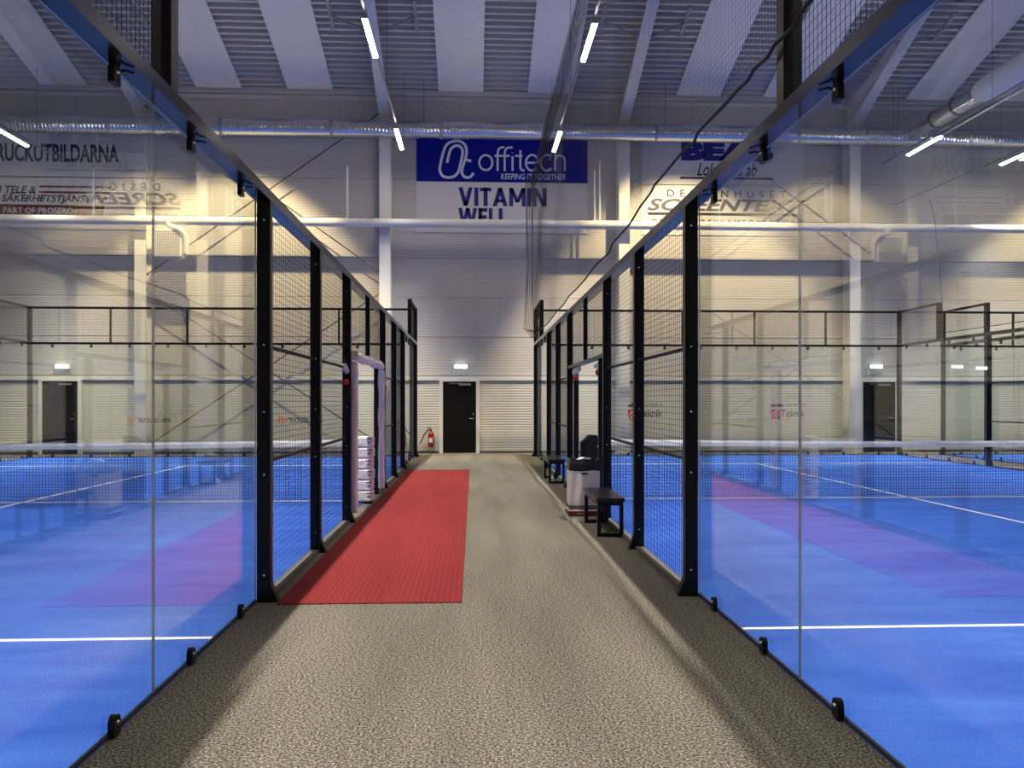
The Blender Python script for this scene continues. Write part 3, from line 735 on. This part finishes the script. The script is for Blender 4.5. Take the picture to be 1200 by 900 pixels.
# ------------------------------------------------------------------ court nets
def court_net(label, g, s, y, pad):
    x0, x1 = sorted((g + s * .12, g + s * 9.88))
    t = thing('court_net', label, 'net', ((x0 + x1) / 2, y, 0), 'court nets')
    def sag(x): return .93 - .05 * math.sin(math.pi * (x - x0) / (x1 - x0))
    mb = MB(); n = 218
    for i in range(n + 1):
        x = x0 + (x1 - x0) * i / n; mb.tube((x, y, .03), (x, y, sag(x) - .06), .0027, 3)
    for j in range(20):
        mb.poly([(x0 + (x1 - x0) * k / 10, y + .002, .03 + (sag(x0 + (x1 - x0) * k / 10) - .06) * j / 19) for k in range(11)], .0027, 3)
    part('netting', mb, 'black_net', t, kind='stuff')
    m = MB(); K_ = 60; rings = []
    for k in range(K_ + 1):
        x = x0 + (x1 - x0) * k / K_; z = sag(x); w_ = .022 + .006 * math.sin(k * 1.9)
        rings.append([(x, y - w_, z - .085), (x, y + w_, z - .085), (x, y + w_ * .8, z - .03), (x, y, z + .004), (x, y - w_ * .8, z - .03)])
    m.loft(rings); part('top_band', m, 'tape_white', t)
    part('bottom_cord', MB().box(x0, x1, y - .006, y + .006, .022, .036), 'tape_white', t)
    for xx, sg in ((x0, -1), (x1, 1)):
        part('net_post', MB().box(xx - .03, xx + .03, y - .03, y + .03, .0125, .97), 'black_steel', t)
    return t
court_net('net with white top band across the left court', GL, -1, YL + 10, 'white')
court_net('net with white top band across the right court', GR, 1, YR + 10, 'black')
court_net('net with white top band across the farthest court, right edge', GT, 1, YT + 10, 'black')

# padded covers on the aisle-side net posts
p0 = at(422, 588, YL + 10 - .1); X0, X1 = -1.70, -1.475
t = thing('net_post_pad', 'white padded net post cover with rows of printed marks, left doorway', 'padding', ((X0 + X1) / 2, YL + 9.95, 0))
part('base', MB().box(X0 + .03, X1 - .02, YL + 9.86, YL + 10.08, .0005, .03), 'padding_black', t)
for k in range(6):
    z0 = .032 + k * .158; d = random.uniform(-.01, .01)
    sg = part('pad_segment', MB().cbox(X0 + d, X1 + d, YL + 9.82, YL + 10.12, z0, z0 + .156, .022), 'padding_white', t)
    part('red_stripe', MB().box(X1 + d - .085, X1 + d - .006, YL + 9.816, YL + 9.822, z0 + .118, z0 + .13), 'print_darkred', sg)
    part('printed_mark', MB().box(X1 + d - .075, X1 + d - .03, YL + 9.816, YL + 9.822, z0 + .062, z0 + .075).box(X1 + d - .06, X1 + d - .02, YL + 9.816, YL + 9.822, z0 + .083, z0 + .09), 'print_grey', sg)
X0 = GR - .02
t = thing('net_post_pad', 'black padded net post cover in the right doorway', 'padding', (X0, YR + 10, 0))
m = MB(); m.prism([(X0 - .10, .001), (X0 + .13, .001), (X0 + .13, .99), (X0 + .02, .99), (X0 - .10, .88)], 'y', YR + 9.86, YR + 10.1)
part('pad', m, 'padding_black', t)
part('strap', MB().box(X0 - .105, X0 + .135, YR + 9.855, YR + 10.105, .5, .54), 'rubber', t)
part('winch', MB().tube((X0 + .13, YR + 9.93, .80), (X0 + .20, YR + 9.93, .80), .035, 10).tube((X0 + .18, YR + 9.93, .80), (X0 + .18, YR + 9.86, .88), .008, 6), 'black_steel', t)

# ------------------------------------------------------------------ ball-stop net above the right fence
t = thing('ball_stop_net', 'large black ball-stop net hanging above the right fence', 'net', (1.58, 12, 3.3))
XN, ZT = 1.60, 7.62
ROPE = [(1.5, 3.44), (3.0, 3.40), (3.87, 3.422), (4.06, 3.378), (4.31, 3.396), (4.36, 3.363), (4.59, 3.388), (4.67, 3.358), (4.83, 3.368), (5.14, 3.364), (5.46, 3.375), (5.71, 3.383), (5.75, 3.337), (5.98, 3.372), (6.29, 3.38), (6.71, 3.386), (7.2, 3.407), (7.34, 3.383), (7.88, 3.38), (8.41, 3.33), (9.41, 3.31), (9.53, 3.243), (10.53, 3.249), (11.59, 3.229), (12.45, 3.253), (13.82, 3.272), (14.48, 3.205), (16.18, 3.186), (18.12, 3.199), (22.4, 3.22)]
def rope_z(y):
    for (a, p), (b, q) in zip(ROPE, ROPE[1:]):
        if a <= y <= b: return p + (q - p) * (y - a) / (b - a)
    return 3.3
mb = MB(); st = .044; ny = int((22.25 - 1.6) / st)
def nx(y, z): return XN + .02 * math.sin(y * 1.3 + z) 
for i in range(ny + 1):
    y = 1.6 + i * st; zb = rope_z(y); zm = (zb + ZT) / 2
    mb.poly([(nx(y, zb), y, zb), (nx(y, zm), y, zm), (nx(y, ZT), y, ZT)], .0009, 3, caps=False)
nz = int((ZT - 3.2) / st)
for j in range(nz):
    z = ZT - j * st; run = []
    for i in range(0, 42):
        y = 1.6 + i * .5036
        if z > rope_z(y): run.append((nx(y, z), y, z))
        else:
            if len(run) > 1: mb.poly(run, .0009, 3, caps=False)
            run = []
    if len(run) > 1: mb.poly(run, .0009, 3, caps=False)
part('netting', mb, 'black_net', t, kind='stuff')
mb = MB()                       # upper margin is doubled over the wire
for i in range(ny + 1):
    y = 1.6 + i * st + .02; mb.poly([(XN - .04, y, ZT), (XN - .05, y, ZT - .75)], .0009, 3, caps=False)
for j in range(17): mb.poly([(XN - .04, 1.6, ZT - j * st - .02), (XN - .05, 22.25, ZT - j * st - .02)], .0009, 3, caps=False)
part('doubled_margin', mb, 'black_net', t, kind='stuff')
part('support_wire', MB().tube((XN, 1.6, ZT), (XN, 23.7, ZT), .006, 5), 'dark_metal', t)
part('hem_rope', MB().poly([(nx(y * .1, 3.4) - .01, y * .1, rope_z(y * .1)) for y in range(16, 223)], .011, 6), 'rubber', t, smooth=True, label='thick black rope along the lower hem')
mb = MB()
for k in range(7):
    yy = 22.28 + .05 * k; mb.poly([(XN - .03 * k, yy, ZT), (XN - .02 * k + .03 * math.sin(k), yy, 5.2), (XN - .035 * k, yy, 3.6), (XN - .035 * k - .03, yy, 3.2 + .05 * k), (XN + .06, yy - .05, 3.42)], .008, 5)
part('gathered_cord', mb, 'black_net', t, kind='stuff')

t = thing('ball_stop_net', 'black ball-stop net hanging between the two right-hand courts', 'net', (12.4, 16, 3.3))
X2, Z2, Y0_, Y1_ = 12.40, 7.04, 9.0, 21.9
def edge_y(z): return Y1_ - .75 * ((Z2 - z) / (Z2 - 3.3)) ** .55
mb = MB(); n_ = int((Y1_ - Y0_) / st)
for i in range(n_):
    y = Y0_ + i * st; zt = Z2
    if y > edge_y(3.3):                               # verticals beyond the slanting edge are cut short
        lo_ = 3.3
        while lo_ < Z2 and edge_y(lo_) < y: lo_ += .05
        if lo_ < Z2 - .05: mb.poly([(X2, y, lo_), (X2, y, Z2)], .0009, 3, caps=False)
    else: mb.poly([(X2, y, 3.3), (X2, y, Z2)], .0009, 3, caps=False)
for j in range(int((Z2 - 3.3) / st)):
    z = Z2 - j * st; mb.poly([(X2, Y0_, z), (X2, edge_y(z), z)], .0009, 3, caps=False)
part('netting', mb, 'black_net', t, kind='stuff')
part('support_wire', MB().tube((X2, Y0_, Z2), (X2, 23.7, Z2 + .25), .008, 5), 'dark_metal', t)
part('edge_rope', MB().poly([(X2, edge_y(z), z) for z in [Z2 - k * (Z2 - 3.3) / 24 for k in range(25)]], .010, 6), 'rubber', t, smooth=True)
part('hem_rope', MB().tube((X2, Y0_, 3.3), (X2, edge_y(3.3), 3.3), .010, 6), 'rubber', t)

# ------------------------------------------------------------------ benches, bin, shoes
def bench(label, X0, X1, Y0, Y1, h):
    t = thing('bench', label, 'bench', ((X0 + X1) / 2, (Y0 + Y1) / 2, 0), 'benches by the right fence')
    part('seat', MB().cbox(X0 - .015, X1 + .015, Y0 - .02, Y1 + .02, h - .045, h, .006), 'bench_top', t)
    part('apron', MB().box(X0 + .005, X1 - .005, Y0, Y1, h - .085, h - .046), 'black_steel', t)
    for yy in (Y0, Y1 - .045):
        for xx in (X0, X1 - .04): part('leg', MB().box(xx, xx + .04, yy, yy + .045, .0005, h - .086), 'black_steel', t)
        part('foot_bar', MB().box(X0 + .041, X1 - .041, yy, yy + .045, .0005, .04), 'black_steel', t)
bench('black wooden bench nearest the viewpoint, in front of the white bin', 1.365, 1.655, 9.03, 10.10, .43)
bench('black wooden bench farther away, behind the white bin', 1.365, 1.655, 14.9, 16.0, .44)

X0, X1, Y0, Y1 = 1.205, 1.585, 10.28, 10.62
t = thing('waste_bin', 'white cardboard waste bin with red base band and black bag', 'bin', ((X0 + X1) / 2, (Y0 + Y1) / 2, 0))
part('base', MB().box(X0 - .012, X1 + .012, Y0 - .012, Y1 + .012, .0005, .135), 'card_white', t)
part('red_band', MB().box(X0 - .0145, X1 + .0145, Y0 - .0145, Y1 + .0145, .055, .118), 'card_red', t)
part('grey_band', MB().box(X0 - .0025, X1 + .0025, Y0 - .0025, Y1 + .0025, .136, .19), 'card_grey', t)
part('body', MB().box(X0, X1, Y0, Y1, .1355, .63), 'card_white', t)
part('hand_hole', MB().box(X0 + .145, X0 + .225, Y0 - .003, Y0 + .002, .575, .597), 'print_black', t)
m = MB()
for k in range(14):
    u = X0 + .02 + k * .03; zlo, zhi = .20, .60
    du = min(.36, X1 - .01 - u)
    if du > .03: m.loft([[(u, Y0 - .0015, zlo), (u + .004, Y0 - .0015, zlo), (u + du + .004, Y0 - .0015, zlo + du), (u + du, Y0 - .0015, zlo + du)], [(u, Y0 + .001, zlo), (u + .004, Y0 + .001, zlo), (u + du + .004, Y0 + .001, zlo + du), (u + du, Y0 + .001, zlo + du)]])
mat('card_lines', (.66, .57, .55), .6); part('diagonal_print', m, 'card_lines', t, kind='stuff')
rim = MB(); N_ = 24
def rr(i, g, z):
    a = 2 * math.pi * i / N_; cx_, cy_ = (X0 + X1) / 2, (Y0 + Y1) / 2
    c_, s_ = math.cos(a), math.sin(a); k = 1 / max(abs(c_), abs(s_)); k = 1 + (k - 1) * .9
    return (cx_ + (X1 - X0) / 2 * c_ * k * g, cy_ + (Y1 - Y0) / 2 * s_ * k * g, z + .006 * math.sin(i * 2.3))
rim.loft([[rr(i, 1.03, .625) for i in range(N_)], [rr(i, 1.05, .66) for i in range(N_)], [rr(i, 1.04, .74) for i in range(N_)], [rr(i, .97, .765) for i in range(N_)], [rr(i, .90, .74) for i in range(N_)], [rr(i, .85, .66) for i in range(N_)]])
part('bin_bag', rim, 'bin_bag', t, smooth=True, label='black plastic bag folded over the rim')
text_obj('lettering', 'www.p', 'print_white', t, X0 + .09, X0 + .19, .078, .095, Y0 - .0155, bold=.01)
part('paper', MB().poly([(X0 + .1, Y0 + .08, .75), (X0 + .18, Y0 + .12, .775), (X0 + .28, Y0 + .10, .76)], .02, 6), 'shoe_white', t)

def shoe(label, x, y):
    t = thing('sneaker', label, 'shoe', (x, y, 0), 'sneakers under the far bench')
    prof = [(-.14, .03, .06), (-.12, .04, .09), (-.05, .042, .085), (.02, .045, .06), (.09, .048, .045), (.135, .03, .03)]
    part('upper', MB().loft([[(x + w * math.cos(a), y + d, .022 + h * max(0, math.sin(a))) for a in [math.pi * k / 8 for k in range(9)]] for d, w, h in prof]), 'shoe_white', t, smooth=True)
    part('sole', MB().loft([[(x - w - .004, y + d, .0005), (x + w + .004, y + d, .0005), (x + w + .004, y + d, .022), (x - w - .004, y + d, .022)] for d, w, h in prof]), 'tape_white', t)
shoe('white sneaker under the far bench, left one', 1.46, 15.3)
shoe('white sneaker under the far bench, right one', 1.58, 15.25)

# ------------------------------------------------------------------ lamps
rows = [(-11.7, 21.35, 'over the far side of the left court'), (-1.91, 21.15, 'over the aisle side of the left court'),
        (2.15, 21.15, 'over the aisle side of the right court'), (11.8, 21.05, 'over the far side of the right court'), (14.9, 21.8, 'over the farthest court')]
LZ = 8.2
order = ['nearest the far wall', 'second from the far wall', 'third from the far wall', 'fourth from the far wall', 'fifth from the far wall']
def batten():
    return (MB().cbox(-.045, .045, -.80, .80, 0, .045, .01), MB().prism([(-.05, 0), (-.04, -.03), (.04, -.03), (.05, 0)], 'y', -.79, .79))
hm, dm = batten(); hm = hm.mesh('housing', 'housing'); dm = dm.mesh('diffuser', 'led')
wm = MB().tube((0, -.6, .045), (0, -.6, .13), .006, 5).tube((0, .6, .045), (0, .6, .13), .006, 5).mesh('bracket', 'dark_metal')
for X, Y, w in rows:
    for k in range(5):
        y = Y - 5.85 * k
        t = thing('led_batten', 'linear LED lamp %s, %s' % (w, order[k]), 'lamp', (X, y, LZ), 'LED lamps hanging in rows')
        al = bpy.data.lights.new('batten_light', 'AREA'); al.shape = 'RECTANGLE'; al.size = .08; al.size_y = 1.56
        al.energy = LAMP_POWER; al.color = LAMP_COL; al.spread = LAMP_SPREAD
        ao = bpy.data.objects.new('batten_light', al); COL.objects.link(ao); ao.parent = t; ao.location = (0, 0, -.034)
        ao.rotation_euler = (0, R(6) * (1 if X in (-1.91, 11.8) else -1), 0)     # lenses aim in over their own court
        link('housing', hm, t, (X, y, LZ)); link('diffuser', dm, t, (X, y, LZ)); link('bracket', wm, t, (X, y, LZ))
    t = thing('lamp_rail', 'grey suspension rail carrying the LED lamps ' + w, 'rail', (X, 10, LZ + .13), 'suspension rails of the lamps')
    part('rail', MB().box(X - .022, X + .022, -4, 23.3, LZ + .13, LZ + .175), 'galvanised', t)
    for yy in (22.6, 18.2, 13.5, 9.0, 4.0, -1.0): part('hanger', MB().tube((X, yy, LZ + .17), (X, yy, roof_z(yy) + .0), .005, 5), 'dark_metal', t)

# floodlights under the roof that wash the courts' far ends and the far wall
for X, w in ((-6.7, 'left court'), (6.0, 'right court'), (18.0, 'farthest court')):
    t = thing('flood_light', 'box floodlight under the roof over the far half of the ' + w, 'floodlight', (X, 19.55, 11.2), 'floodlights under the roof')
    d = Vector((0, math.cos(R(69.1)), -math.sin(R(69.1)))); c0 = Vector((X, 19.5, 11.22))
    part('housing', MB().poly([c0 - d * .18, c0 - d * .15, c0], [.08, .16, .16], 12), 'housing', t)
    part('stirrup', MB().tube((X - .17, 19.5, 11.2), (X - .17, 19.5, roof_z(19.5)), .012, 6).tube((X + .17, 19.5, 11.2), (X + .17, 19.5, roof_z(19.5)), .012, 6), 'dark_metal', t)
    ld = bpy.data.lights.new('flood_beam', 'SPOT'); ld.energy = FLOOD_POWER; ld.color = FLOOD_COL
    ld.spot_size = R(67); ld.spot_blend = .35; ld.shadow_soft_size = .12
    lo = bpy.data.objects.new('flood_beam', ld); COL.objects.link(lo); lo.parent = t
    lo.location = (c0 + d * .06) - t.location; lo.rotation_euler = d.to_track_quat('-Z', 'Y').to_euler()
